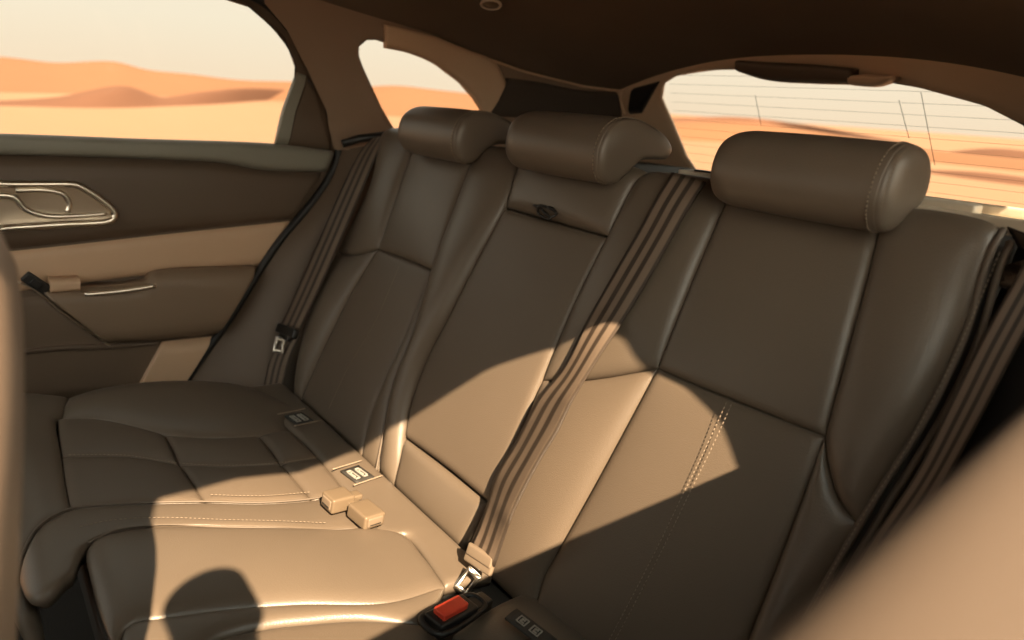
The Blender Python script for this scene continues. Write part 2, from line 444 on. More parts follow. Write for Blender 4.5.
for k, du in ((0, .002), (1, .011)):
    seam_tube('piping', S_back, [('s', q[0]+du, q[1]) for q in [to_ab(S_back, p) for p in RoU+RoL[1:]]], .0036, PIPE, tR, -.004-.010*k)
stitches('stitching', S_back, [([(733, 400), (712, 446), (691, 489), (664, 545), (640, 592), (612, 645)], .010), ([(738, 402), (717, 448), (696, 491), (669, 547), (645, 594), (617, 647)], .010),
    ([(1003, 250), (978, 310), (948, 375), (905, 455), (866, 515), (808, 618)], .006)], STITCH, tR)

# ================================================================== headrests
def headrest(name, label, u0, u1, prof, grp, posts, dy=0.0, dz=0.0):
    t = thing(name, label, 'headrest', grp)
    pf = cr_resample([np.array(p)+np.array([dy, dz]) for p in prof], 72, closed=True)[:-1]
    cen = pf.mean(axis=0); ns = 40; verts = []; faces = []; cap_v = []
    w = u1-u0; m_ = len(pf)
    def ring(u, k): return [np.array([u, *(cen+(q-cen)*k)]) for q in pf]
    # pad: from the far end to the cap seam; cap: bulging end panel of its own
    rr = .035
    us = []
    for i in range(13):
        a = math.pi/2*i/12; us.append((u0+rr*(1-math.sin(a+0)), None, a))
    V = []; Fc = []
    rings = []
    for i in range(12):
        a = math.pi/2*(1-i/11.0); rings.append((u0+rr*(1-math.sin(a)), 1-.45*(1-math.cos(math.pi/2-a))**1.0 if False else 1-.30*(1-math.cos(a))*1.0))
    rings = [(u0+rr*(1-math.cos(a)), math.sin(a)*.30+.70) for a in np.linspace(0, math.pi/2, 12)]
    for k in np.linspace(0, 1, 20)[1:]: rings.append((u0+rr+(w-rr-.012)*k, 1+.02*math.sin(math.pi*k)))
    rings.append((u1-.010, .985)); rings.append((u1-.011, .95))
    for u, k in rings: V += ring(u, k)
    for j in range(len(rings)-1):
        for i in range(m_):
            q = (i+1) % m_; Fc.append((j*m_+i, j*m_+q, (j+1)*m_+q, (j+1)*m_+i))
    Fc.append(tuple(range(m_))[::-1]); Fc.append(tuple((len(rings)-1)*m_+i for i in range(m_)))
    o = link_mesh('headrest_pad', V, Fc, LEATHER, t)
    bm = bmesh.new(); bm.from_mesh(o.data); bmesh.ops.recalc_face_normals(bm, faces=bm.faces); bm.to_mesh(o.data); bm.free()
    V = []; Fc = []; rings = [(u1-.014, .93), (u1-.011, .985)]
    for a in np.linspace(0, math.pi/2, 12)[1:]: rings.append((u1-.011+.012*math.sin(a), .0+.985*max(.02, math.cos(a)**.42)))
    for u, k in rings: V += ring(u, k)
    for j in range(len(rings)-1):
        for i in range(m_):
            q = (i+1) % m_; Fc.append((j*m_+i, j*m_+q, (j+1)*m_+q, (j+1)*m_+i))
    Fc.append(tuple((len(rings)-1)*m_+i for i in range(m_)))
    o = link_mesh('end_cap', V, Fc, LEATHER, t)
    bm = bmesh.new(); bm.from_mesh(o.data); bmesh.ops.recalc_face_normals(bm, faces=bm.faces); bm.to_mesh(o.data); bm.free()
    VV = []; FF = []
    for uu, kk in ((u1-.017, 1.012), (u1-.006, .925)):
        rg = ring(uu, kk); N = len(rg)
        for i in range(0, N):
            if True:
                a = rg[i]; b = a*.45+rg[(i+1) % N]*.55
                v, f = tube_pts([a, a*.5+b*.5, b], .0009, 5); k = len(VV); VV += v; FF += [tuple(x+k for x in ff) for ff in f]
    link_mesh('stitching', VV, FF, STITCH, t)
    for pu in posts:
        tube('post', [(pu, .285+dy, .86+dz), (pu, .28+dy, .80)], .005, STEEL, t, 10)
    return t
P_side = [(.228, .814), (.206, .819), (.191, .838), (.190, .862), (.202, .887), (.226, .899), (.256, .899), (.284, .890), (.301, .872), (.303, .852), (.292, .838), (.272, .832), (.250, .820)]
P_mid = [(.220, .814), (.202, .818), (.189, .834), (.187, .860), (.198, .885), (.222, .900), (.256, .902), (.295, .893), (.330, .878), (.345, .862), (.338, .850), (.305, .848), (.272, .846), (.250, .832), (.236, .822)]
headrest('headrest', 'brown leather headrest of the seat beside the far door', -.437, -.222, P_mid, 'rear headrests', (-.38, -.28), 0, -.008)
headrest('headrest', 'middle brown leather headrest with a pale hooked end, above the pull loop', -.112, .108, P_mid, 'rear headrests', (-.05, .05))
headrest('headrest', 'large brown leather headrest nearest us, in front of the rear window', .262, .462, P_side, 'rear headrests', (.31, .41))

# ================================================================== bench cushion
tB = thing('rear_bench_cushion', 'wide brown leather bench seat cushion with stitched squares and a raised middle', 'car seat cushion')
mid = [(62, 456), (124, 456), (180, 464)]; mid2 = [(180, 464), (230, 466), (281, 463)]; mid3 = [(281, 463), (318, 457)]
panel('seat_panel', S_cush, [(58, 417), (100, 419), (165, 434)], [(58, 417), (59, 436), (62, 456)], [(165, 434), (180, 464)], mid, LEATHER_MID, tB, .006)
panel('seat_panel', S_cush, [(165, 434), (210, 438), (259, 435)], [(165, 434), (180, 464)], [(259, 435), (281, 463)], mid2, LEATHER_MID, tB, .006)
panel('seat_panel', S_cush, [(259, 435), (278, 431), (290, 430)], [(259, 435), (281, 463)], [(290, 430), (318, 457)], mid3, LEATHER_MID, tB, .006)
panel('seat_panel', S_cush, mid, [(62, 456), (65, 483), (71, 509)], [(180, 464), (206, 502)], [(71, 509), (110, 505), (150, 503), (206, 502)], LEATHER_MID, tB, .006)
panel('seat_panel', S_cush, mid2, [(180, 464), (206, 502)], [(281, 463), (312, 499)], [(206, 502), (262, 503), (312, 499)], LEATHER_MID, tB, .006)
panel('seat_panel', S_cush, mid3, [(281, 463), (312, 499)], [(318, 457), (345, 490)], [(312, 499), (330, 497), (345, 490)], LEATHER_MID, tB, .006)
panel('outer_bolster', S_cush, [('s', -.462, .405), (100, 419), (165, 434), (210, 438), (259, 435), (290, 430)], [('s', -.462, .405), ('s', -.50, .40), ('s', -.545, .385)], [(290, 430), (287, 422), ('s', -.37, .02)],
      [('s', -.545, .385), ('s', -.575, .31), ('s', -.58, .2), ('s', -.54, .1), ('s', -.37, .02)], LEATHER, tB, puff=.020, er=.04)
L1 = [(345, 490), (319, 498), (262, 503), (206, 502), (150, 503), (110, 505), (71, 509), (42, 524), (24, 553), (17, 585)]
panel('front_bolster', S_cush, [('s', -.545, .385), ('s', -.462, .405), (58, 417), (62, 456), (71, 509)], [('s', -.545, .385), ('s', -.575, .45), ('s', -.58, .56)], [(71, 509), (42, 524), (24, 553), (17, 585), ('s', -.02, .56)],
      [('s', -.58, .56), ('s', -.4, .56), ('s', -.2, .56), ('s', -.02, .56)], LEATHER, tB, puff=.008, er=.015)
L2 = [(388, 536), (354, 531), (326, 532), (275, 530), (225, 529), (161, 527), (120, 531), (88, 545), (74, 572)]
panel('side_bolster', S_cush, L1, [(345, 490), (366, 512), (388, 536)], [(17, 585), (30, 603), (48, 592), (74, 572)], L2, LEATHER, tB, puff=.006, er=.014, n=64)
L3 = [(446, 584), (390, 602), (300, 604), (240, 608), (161, 617), (124, 627), ('s', .115, .43)]
panel('centre_panel', S_cc, L2[:-1]+[('s', -.035, .43)], [(388, 536), (404, 534), (425, 556), (446, 584)], [('s', -.035, .43), ('s', .04, .432), ('s', .115, .43)], L3, LEATHER, tB, puff=.012, er=.02, n=64, off=.004)
L4 = [(424, 623), (360, 619), (300, 623), (265, 627), (210, 642), ('s', .18, .40)]
panel('side_bolster', S_cc, L3, [(446, 584), (436, 605), (424, 623)], [('s', .115, .43), ('s', .18, .40)], L4, LEATHER, tB, puff=.006, er=.012, n=60)
panel('perforated_panel', S_cc, L4, [(424, 623), ('s', .30, .13), ('s', .56, .10)], [('s', .18, .40), ('s', .56, .42)], [('s', .56, .10), ('s', .56, .25), ('s', .56, .42)], LEATHER_MID, tB, puff=.006, n=50)
panel('rear_strip', S_cush, [('s', -.53, .10), (290, 430), (318, 457), (345, 490), (388, 536), (404, 534), (446, 584)], [('s', -.53, .10), ('s', -.55, .010)], [(446, 584), ('s', .17, .010)],
      [('s', -.55, .010), ('s', -.2, .010), ('s', .17, .010)], LEATHER, tB, puff=.006, er=.012, n=60)
panel('rear_strip', S_cush, [('s', .235, .12), ('s', .4, .11), ('s', .56, .10)], [('s', .235, .12), ('s', .22, .05), ('s', .215, -.02)], [('s', .56, .10), ('s', .56, -.02)], [('s', .215, -.02), ('s', .56, -.02)], LEATHER, tB, puff=.022, er=.03)
prism_x('cushion_base', [(.0, .30), (-.40, .355), (-.425, .34), (-.42, .12), (0, .12)], -.56, .58, SHELLM, tB, .008)
stitches('stitching', S_cush, [([(64, 460), (124, 460), (180, 468), (230, 470), (281, 467), (318, 461)], .006), ([(74, 534), (110, 526), (161, 523), (225, 525), (275, 526), (326, 528)], .006),
    ([(206, 499), (262, 500), (312, 496)], .005)], STITCH, tB)
seam_tube('piping', S_cush, L1, .0016, PIPE, tB, .001)
seam_tube('piping', S_cush, L2[:-1], .0016, PIPE, tB, .003)
def tag_on(c, du, dv, parent):
    """isofix label: dark cloth patch with two framed white pictograms"""
    a, b = to_ab(S_cush, c)
    def pt(x, y, o): return S_cush(a+du[0]*x+dv[0]*y, b+du[1]*x+dv[1]*y, .006+o)
    def quad(name, x0, x1, y0, y1, m, o, par):
        V = []; nn = 6
        for j in range(nn):
            for i in range(nn): V.append(pt(x0+(x1-x0)*i/(nn-1), y0+(y1-y0)*j/(nn-1), o+.0016))
        Fc = [(j*nn+i, j*nn+i+1, (j+1)*nn+i+1, (j+1)*nn+i) for j in range(nn-1) for i in range(nn-1)]
        k = len(V)
        for j in range(nn):
            for i in range(nn): V.append(pt(x0+(x1-x0)*i/(nn-1), y0+(y1-y0)*j/(nn-1), o-.001))
        Fc += [tuple(k+x for x in f)[::-1] for f in Fc[:]]
        rim = list(range(nn))+[r_*nn+nn-1 for r_ in range(1, nn)]+[(nn-1)*nn+i for i in range(nn-2, -1, -1)]+[r_*nn for r_ in range(nn-2, 0, -1)]
        for q in range(len(rim)):
            i, j = rim[q], rim[(q+1) % len(rim)]; Fc.append((i, k+i, k+j, j))
        return link_mesh(name, V, Fc, m, par)
    base = quad('label_tag', -1, 1, -1, 1, LABEL, 0, parent)
    for x0 in (-.75, .12):
        fr = .5
        def bar(xa, xb, ya, yb): quad('pictogram', x0+xa*fr, x0+xb*fr, ya, yb, WHITE, .002, base)
        bar(0, 1, .5, .62); bar(0, 1, -.62, -.5); bar(0, .12, -.62, .62); bar(.88, 1, -.62, .62)
        bar(.3, .5, .1, .35); bar(.28, .42, -.35, .1); bar(.28, .72, -.38, -.22)
    for y in (-1.35, 1.35):
        tube('sleeve_seam', [pt(x, y*.95, .004) for x in np.linspace(-1.6, 1.6, 12)], .0012, STITCH, parent, 6)
# directions: along the bench (x) and towards the front (s)
tag_on((299, 422), (-.004, -.018), (.022, -.003), tB)
tag_on((357, 478), (-.004, -.018), (.022, -.003), tB)

# ================================================================== seat belts and buckles
def ribbon(name, S, Lp, Rp, offs, m, parent, n=70, th=.0016, nw=9, twist=None):
    a = cr_resample([np.array(p, float) for p in Lp], n); b = cr_resample([np.array(p, float) for p in Rp], n)
    V = []; UV = []
    tw = lambda t: np.interp(t, *zip(*(twist or [(0, 0), (1, 0)])))
    for i in range(n):
        t = i/(n-1); o = np.interp(t, *zip(*offs))
        A = to_ab(S, a[i], o); B = to_ab(S, b[i], o+tw(t)); PA = S(A[0], A[1], o); PB = S(B[0], B[1], o+tw(t)); nn = S(A[0], A[1], 1.0)-S(A[0], A[1], 0.0)
        for k in range(nw):
            w = k/(nw-1); V.append(PA*(1-w)+PB*w+nn*.0012*math.sin(math.pi*w)); UV.append((w, t*6))
    N0 = len(V)
    for i in range(n):
        t = i/(n-1); o = np.interp(t, *zip(*offs))
        A = to_ab(S, a[i], o); B = to_ab(S, b[i], o+tw(t)); PA = S(A[0], A[1], o); PB = S(B[0], B[1], o+tw(t)); nn = S(A[0], A[1], 1.0)-S(A[0], A[1], 0.0)
        for k in range(nw):
            w = k/(nw-1); V.append(PA*(1-w)+PB*w+nn*(.0012*math.sin(math.pi*w)-th)); UV.append((w, t*6))
    Fc = [(i*nw+k, (i+1)*nw+k, (i+1)*nw+k+1, i*nw+k+1) for i in range(n-1) for k in range(nw-1)]
    Fc += [tuple(N0+x for x in f)[::-1] for f in Fc[:]]
    rim = [k for k in range(nw)]+[i*nw+nw-1 for i in range(1, n)]+[(n-1)*nw+k for k in range(nw-2, -1, -1)]+[i*nw for i in range(n-2, 0, -1)]
    for q in range(len(rim)):
        i, j = rim[q], rim[(q+1) % len(rim)]; Fc.append((i, N0+i, N0+j, j))
    o = link_mesh(name, V, Fc, m, parent, True, UV)
    bm = bmesh.new(); bm.from_mesh(o.data); bmesh.ops.recalc_face_normals(bm, faces=bm.faces); bm.to_mesh(o.data); bm.free()
    return o
def frame_at(S, c, d, off):
    """local axes at a pixel: position, unit vector towards pixel d along the surface, sideways, normal"""
    a = to_ab(S, c, off); b = to_ab(S, d, off); p = S(a[0], a[1], off); q = S(b[0], b[1], off)
    x = q-p; ln = np.linalg.norm(x); x = x/ln
    n = S(a[0], a[1], off+.01)-p; n = n/np.linalg.norm(n); y = np.cross(n, x); y /= np.linalg.norm(y)
    return p, x, y, n, ln

def plate_axes(c, d, P):
    """axes of a loose flat plate that hangs turned towards the viewer, at the depth of P"""
    z = (np.asarray(P)-CAM)@FW; a = CAM+ray(*c)*(z/(ray(*c)@FW)); b = CAM+ray(*d)*((z-.006)/(ray(*d)@FW))
    x = b-a; x /= np.linalg.norm(x); n = CAM-a+np.array([.2, 0, .2]); n = n-x*(n@x); n /= np.linalg.norm(n); return a, x, np.cross(n, x), n
# middle belt
tm = thing('seat_belt', 'brown striped middle seat belt running down beside the centre backrest into the sunlight', 'seat belt', 'rear seat belts')
ribbon('webbing', S_back, [(672, 172), (655, 200), (640, 228), (612, 276), (585, 324), (562, 369), (537, 400), (514, 444), (496, 474), (487, 503), (477, 531), (470, 546)],
       [(706, 182), (690, 206), (668, 245), (642, 290), (619, 327), (597, 360), (572, 401), (557, 432), (541, 458), (525, 488), (511, 518), (494, 567)], [(0, .018), (.08, .022), (.6, .013), (.85, .014), (1, .040)], WEB, tm, twist=[(0, 0), (.36, 0), (.58, .056), (.88, .056), (1, .008)])
p, x, y, n, ln = frame_at(S_back, (481, 556), (470, 590), .045)
t_ = obox('tongue', p, y*.024, x*.007, n*.005, CLAMP, tm, .003)
obox('tongue_collar', p+x*.004, y*.026, x*.012, n*.0032, CLAMP, t_, .003)
def latch(c, x, y, n, m, parent, L=.034, w=.019, t=.0014):
    """steel latch plate with a window"""
    k = []
    bm = bmesh.new()
    def ringv(sx, sy, z): return [bm.verts.new(tuple(c+x*(L*.5+a*sx)+y*b*sy+n*z)) for a, b in ((-1, -1), (1, -1), (1, 1), (-1, 1))]
    o1, o2 = ringv(L*.5, w*.5, t), ringv(L*.5, w*.5, -t); i1, i2 = ringv(L*.27, w*.24, t), ringv(L*.27, w*.24, -t)
    for q in range(4):
        r_ = (q+1) % 4
        bm.faces.new((o1[q], o1[r_], i1[r_], i1[q])); bm.faces.new((o2[q], i2[q], i2[r_], o2[r_])); bm.faces.new((o1[q], o2[q], o2[r_], o1[r_])); bm.faces.new((i1[q], i1[r_], i2[r_], i2[q]))
    bmesh.ops.recalc_face_normals(bm, faces=bm.faces)
    bmesh.ops.bevel(bm, geom=bm.edges[:], offset=.0007, segments=2, affect='EDGES')
    return bm_obj('latch_plate', bm, m, parent)
latch(*plate_axes((476, 571), (459, 592), p+n*.002), STEEL, t_, .034, .022)

# door side belt
tl = thing('seat_belt', 'tan striped seat belt hanging beside the seat next to the far door', 'seat belt', 'rear seat belts')
ribbon('webbing', S_back, [(372, 138), (360, 152), (340, 192), (319, 240), (300, 284), (281, 326)], [(386, 136), (378, 152), (360, 195), (341, 240), (321, 285), (301, 328)], [(0, .0), (.3, .025), (1, .03)], WEB, tl, 50)
ribbon('lap_webbing', S_back, [(282, 338), (270, 360), (263, 395), (262, 416)], [(300, 336), (292, 352), (282, 390), (281, 416)], [(0, .025), (1, .01)], WEB, tl, 30)
p, x, y, n, ln = frame_at(S_back, (287, 331), (280, 350), .036)
t_ = obox('tongue', p, y*.042, x*.010, n*.006, BLACK, tl, .004)
obox('tongue_collar', p+x*.010, y*.022, x*.009, n*.004, BLACK, t_, .003)
latch(*plate_axes((281, 337), (277, 357), p+n*.004), STEEL, t_, .034, .022)

# near side belt
tn = thing('seat_belt', 'grey striped seat belt at the right edge, hanging beside the nearest seat in shadow', 'seat belt', 'rear seat belts')
ribbon('webbing', S_back, [(1052, 205), (1024, 262), (983, 337), (950, 405), (915, 475), (867, 546), (840, 590)], [(1085, 235), (1050, 290), (1015, 352), (977, 425), (935, 497), (894, 552), (865, 600)], [(0, .0), (1, .01)], WEB, tn, 50)

def buckle(name, label, S, c, d, off, L, W, H, m, bm_, grp, tap_=1.0, tail=.05):
    t = thing(name, label, 'seat belt buckle', grp)
    p, x, y, n, _ = frame_at(S, c, d, off)
    h = obox('housing', p, x*L, y*W, n*H, m, t, .004, 4, tap_)
    obox('release_button', p+x*(L*.93)+n*.0005, x*(L*.16), y*W*.72, n*H*.66, bm_, h, .002)
    obox('latch_slot', p+x*L*1.0-n*H*.3, x*.002, y*W*.55, n*.0012, BLACK, h, .0005)
    obox('stalk', p-x*(L+tail*.4), x*tail*.5, y*W*.55, n*H*.4, m, t, .003)
    return t
buckle('seat_belt_buckle', 'tan plastic buckle on the sunlit seat, next to the white pictogram label', S_cush, (338, 500), (322, 504), .020, .018, .016, .011, BUCK, CLAMP, 'plastic belt buckles', tail=.02)
buckle('seat_belt_buckle', 'tan plastic buckle on the sunlit seat with its slotted end facing us', S_cush, (366, 514), (378, 524), .018, .022, .017, .010, BUCK, CLAMP, 'plastic belt buckles', tail=.02)
# the red-button buckle in its black cup
t = thing('seat_belt_buckle', 'black seat belt buckle with a bright red release button', 'seat belt buckle')
p, x, y, n, _ = frame_at(S_cush, (452, 612), (478, 598), .018)
h = obox('housing', p-n*.006, x*.030, y*.015, n*.010, BLACK, t, .004, 4)
obox('release_button', p+n*.006-x*.003, x*.0195, y*.0095, n*.0052, RED, h, .003, 4)
obox('stalk', p+x*.040-n*.010, x*.022, y*.011, n*.007, BLACK, t, .004)
tube('rim', [p+x*a+y*b-n*.004 for a, b in cr_resample([(-.032, -.016), (.03, -.016), (.046, -.01), (.046, .010), (.03, .016), (-.032, .016), (-.037, 0)], 50, closed=True)[:-1]], .0035, RUBBER, t, 8, True)
# near isofix sleeve tag
a_, b_ = to_ab(S_cush, (530, 632), .024)
def tag_near():
    base = None
    def pt(x, y, o): return S_cush(a_+.030*y-.003*x, b_-.012*x-.004*y, .030-.25*(x*.012)**2*40+o)
    def grid(name, x0, x1, y0, y1, m, o, par):
        nn = 8; V = [pt(x0+(x1-x0)*i/(nn-1), y0+(y1-y0)*j/(nn-1), o) for j in range(nn) for i in range(nn)]
        Fc = [(j*nn+i, j*nn+i+1, (j+1)*nn+i+1, (j+1)*nn+i) for j in range(nn-1) for i in range(nn-1)]; k = len(V)
        V += [v-np.array([0, 0, .0015]) for v in V]; Fc += [tuple(k+x for x in f)[::-1] for f in Fc[:]]
        rim = list(range(nn))+[r_*nn+nn-1 for r_ in range(1, nn)]+[(nn-1)*nn+i for i in range(nn-2, -1, -1)]+[r_*nn for r_ in range(nn-2, 0, -1)]
        for q in range(len(rim)): Fc.append((rim[q], k+rim[q], k+rim[(q+1) % len(rim)], rim[(q+1) % len(rim)]))
        return link_mesh(name, V, Fc, m, par)
    b = grid('label_tag', -1, 1, -1, 1, LABEL, 0, tB)
    for y0 in (-.62, .02):
        def bar(xa, xb, ya, yb): grid('pictogram', xa, xb, y0+ya*.42, y0+yb*.42, WHITE, .0012, b)
        bar(.42, .5, 0, 1); bar(-.5, -.42, 0, 1); bar(-.5, .5, 0, .1); bar(-.5, .5, .9, 1); bar(-.3, .25, .3, .45); bar(-.3, -.15, .3, .75); bar(.05, .3, .5, .7)
tag_near()

# ================================================================== far rear door
td = thing('rear_door', 'far car door trimmed in dark and tan panels with a chrome handle', 'car door')
seal_px = [(221, -14), (262, 2), (289, 30), (311, 73), (330, 112), (337, 150), (327, 178), (308, 205), (278, 240), (259, 268), (230, 315), (205, 350), (176, 393)]
seal = [to_ab(S_door, q) for q in seal_px]
win_px = [(298, 72), (285, 36), (262, 11), (225, -1)]
wl = [to_ab(S_door, q) for q in [(276, 144)]+win_px]
outer = [(-.80, .08), (-.26, .08)]+[tuple(s) for s in seal[::-1]]+[(-.10, 1.145), (-.80, 1.145)]
inner = [(-.66, .800), tuple(wl[0])]+[tuple(w) for w in wl[1:]]+[(-.2, 1.085), (-.5, 1.088), (-.62, 1.05)]
plate('door_frame', S_door, outer, inner, DARKTRIM, td, th=.008)
def band(name, lo, hi, m, off=.004, puff=.006, parent=td): return strip(name, S_door, lo, hi, m, parent, off, puff=puff)
band('belt_ledge', [('s', -.66, .776), (0, 155), (120, 158), (222, 163), (262, 170), (324, 172)], [('s', -.66, .803), (0, 134), (140, 139), (276, 144), (333, 151)], BELTLINE, .01, .012)
band('window_divider', [(276, 144), (288, 146)], [(298, 72), (307, 76)], BELTLINE, .006, .004)
band('corner_panel', [(289, 146), (331, 151)], [(309, 78), (313, 84)], DARKTRIM, .006, .003)
M1 = [('s', -.66, .600), (22, 248), (150, 234), (292, 219)]
band('upper_panel', M1, [('s', -.66, .775), (0, 156), (120, 159), (222, 164), (262, 171), (322, 173)], DARKTRIM, .006, .006)
M2 = [('s', -.66, .520), (50, 289), (150, 276), (259, 267)]
band('tan_panel', M2, [('s', -.66, .599), (22, 249), (150, 235), (291, 220)], BEIGE, .002, .006)
band('lower_panel', [('s', -.66, .20), (30, 408), (120, 398), (180, 392)], [('s', -.66, .519), (50, 290), (150, 277), (258, 268)], LOWM, .002, .004)
ar = strip('armrest', S_door, [(108, 343), (160, 340), (218, 334)], [(40, 290), (146, 282), (153, 275), (257, 268)], ARMM, td, .035, puff=.012, th=.04)
tube('chrome_strip', on(S_door, [(80, 287), (115, 284), (149, 279)], 20, .056), .0042, CHROME, ar, 8)
strip('grip_cap', S_door, [(50, 293), (80, 291)], [(50, 280), (80, 279)], BEIGE, ar, .038, puff=.006, th=.03)
tube('accent_line', on(S_door, [('s', -.52, .56), (22, 282), (60, 310), (112, 346)], 30, .012), .002, CHROME, td, 6)
p, x, y, n, _ = frame_at(S_door, (36, 283), (50, 292), .03)
s_ = obox('window_switch', p, x*.022, y*.010, n*.006, BLACK, td, .003)
obox('switch_key', p+n*.006, x*.010, y*.006, n*.003, RUBBER, s_, .002)
band('pocket_bracket', [(136, 391), (177, 392)], [(162, 342), (212, 337)], BEIGE, .010, .014)
band('lower_shelf_line', [('s', -.66, .365), (22, 355), (112, 349), (158, 345)], [('s', -.66, .385), (22, 349), (112, 343), (160, 341)], DARKTRIM, .008, .006)
# handle
bz = [to_ab(S_door, q) for q in [(12, 183), (40, 183), (68, 183), (76, 184), (84, 188), (98, 197), (109, 206), (113, 212), (112, 217), (106, 220), (60, 223), (12, 226)]]
bz = [(-.50, bz[0][1]-.0)] + [tuple(b) for b in bz] + [(-.50, bz[-1][1])]
loop = cr_resample([np.array(b) for b in bz], 90, closed=True)[:-1]
tube('handle_bezel', [S_door(a, b, .016) for a, b in loop], .0062, CHROME, td, 8, True)
cen = loop.mean(axis=0)
V = []; N = len(loop)
for k, o in ((1.0, .018), (.93, .016), (.6, .0135), (.02, .013)): V += [S_door(*(cen+(q-cen)*k), o) for q in loop]
Fc = [(j*N+i, j*N+(i+1) % N, (j+1)*N+(i+1) % N, (j+1)*N+i) for j in range(3) for i in range(N)]+[tuple(3*N+i for i in range(N))]
link_mesh('handle_bowl', V, Fc, mat('handle_bowl_metal', (.50, .41, .31), .38, metal=.7), td)
tube('handle_lever', on(S_door, [('s', -.46, .70), (12, 195), (24, 207), (45, 214), (75, 214), (105, 212)], 40, .020), lambda t: .0065*(1-.5*t), CHROME, td, 10)
tube('inner_bezel', on(S_door, [(15, 189), (45, 189), (62, 193), (68, 203), (66, 211)], 30, .016), .0045, CHROME, td, 8)
seal3 = [S_door(a, b, .010) for a, b in cr_resample(seal, 80)]
tube('door_seal', seal3, .009, RUBBER, td, 10)
def glass(name, S, loop, parent=None, off=-.02, n=80):
    Q = cr_poly(loop, n); c = Q.mean(axis=0); V = []; Fc = []
    for o in (off, off-.004):
        b0 = len(V); V += [S(*c, o)]
        for k in (.35, .7, 1.02): V += [S(*(c+(q-c)*k), o) for q in Q]
        f = [(b0, b0+1+i, b0+1+(i+1) % n) for i in range(n)]
        for j in range(2): f += [(b0+1+j*n+i, b0+1+(j+1)*n+i, b0+1+(j+1)*n+(i+1) % n, b0+1+j*n+(i+1) % n) for i in range(n)]
        Fc += f if o == off else [g[::-1] for g in f]
    return link_mesh(name, V, Fc, GLASS, parent, True)
glass('window_pane', S_door, inner, td, -.005)

# ================================================================== body shell (setting)
def cr_ab(S, px): return [tuple(to_ab(S, q)) for q in px]
qw = cr_ab(S_side, [(403, 134), (393, 128), (381, 108), (367, 78), (358, 58), (358, 47), (366, 40), (378, 40), (402, 48), (434, 62), (460, 82), (474, 98), (483, 112)])+[(.60, .835), (.5, .815)]
qw = qw[::-1]; qw = qw[-1:]+qw[:-1] if False else qw
so = [(1.06, .74), (.06, .74), (.06, 1.14), (1.06, 1.14)]
# both loops start at the rear-lower corner and run forwards along the bottom
qloop = [(.60, .835), (.5, .815)][:0] + qw[0:]
o = plate('wall_left', S_side, [(.80, .77), (.28, .785)]+[tuple(to_ab(S_side, q)) for q in [(334, 150), (327, 112), (309, 73), (287, 30), (262, 0)]]+[(.14, 1.14), (.5, 1.14), (.80, 1.12), (.87, 1.0), (.985, .79)], [qloop[1]]+[qloop[0]][:0]+cr_ab(S_side, [(403, 134), (393, 128), (381, 108), (367, 78), (358, 58), (358, 47), (366, 40), (378, 40), (402, 48), (434, 62), (460, 82), (474, 98), (483, 112)])+[(.60, .835)], BROWN, None, off=0.0, th=.014, lip=.004, n=200)
structure(o)
qpoly = cr_ab(S_side, [(403, 134), (393, 128), (381, 108), (367, 78), (358, 58), (358, 47), (366, 40), (378, 40), (402, 48), (434, 62), (460, 82), (474, 98), (483, 112)])+[(.60, .835), (.5, .815)]
structure(glass('window_1', S_side, qpoly, None, -.008))
tt_ = thing('pillar_trim', 'pillar cloth strip with bounce light painted in, curving above the small quarter window', 'pillar trim')
strip('trim_panel', S_side, [(386, 48), (410, 53), (436, 64), (460, 82), (476, 98), (488, 116)], [(386, 24), (412, 30), (440, 38), (470, 50), (496, 62), (508, 84)], PILM, tt_, .012, puff=.004)  # lighter colour paints the bounce light on this part of the pillar
td2 = thing('pillar_trim', 'rear pillar part with its shade painted dark, between the quarter window and the rear window', 'pillar trim')
strip('trim_panel', S_side, [(489, 116), (530, 118), (580, 118), (622, 118)], [(509, 78), (540, 82), (580, 90), (627, 92)], mat('shaded_pillar_cloth', (.06, .044, .032), .8), td2, .012, puff=.004)  # darker copy of the pillar cloth, shade put into its colour
# rear wall with the rear window
rw_px = [(715, 190), (697, 172), (686, 156), (672, 122), (661, 98), (663, 83), (676, 75), (700, 70), (760, 69), (850, 76), (920, 88), (985, 106), (1024, 126), (1055, 160), (1062, 200), (1050, 235)]
rw = cr_ab(S_rear, rw_px)
o = plate('wall_rear', S_rear, [(-.30, .60), (-.56, .70), (-.56, 1.0), (-.4, 1.12), (0, 1.14), (.4, 1.12), (.62, 1.0), (.60, .60)], rw, PILM, None, th=.008, n=200)
structure(o)
structure(glass('window_2', S_rear, rw, None, -.006))
tdf = thing('defroster_wires', 'thin dark heating wires running across the rear window glass', 'window heater')
V = []; Fc = []
for i in range(11):
    z = .80+.020*i
    v, f = tube_pts([S_rear(x_, z, -.0045) for x_ in np.linspace(-.34, .42, 12)], .00035, 4); k = len(V); V += v; Fc += [tuple(a+k for a in g) for g in f]
link_mesh('heating_wires', V, Fc, BUCK, tdf)
for qa, qb in (((754, 95), (760, 125)), ((898, 100), (908, 138)), ((920, 92), (934, 165))):
    tube('bus_wire', on(S_rear, [qa, ((qa[0]+qb[0])/2, (qa[1]+qb[1])/2), qb], 10, -.0045), .0006, BUCK, tdf, 6)
tdh = thing('dark_gap_patch', 'black rounded patch painting the dark gap in the corner between the ceiling and the rear window', 'cover')
strip('cover', S_rear, [(629, 114), (640, 113)], [(633, 88), (658, 81)], RUBBER, tdh, .008, puff=.008, th=.012)  # black strip paints the darkness of the open gap here
tube('gap_edge', on(S_rear, [(627, 91), (624, 101), (628, 115)], 20, .012), .0035, PILM, tdh, 8)
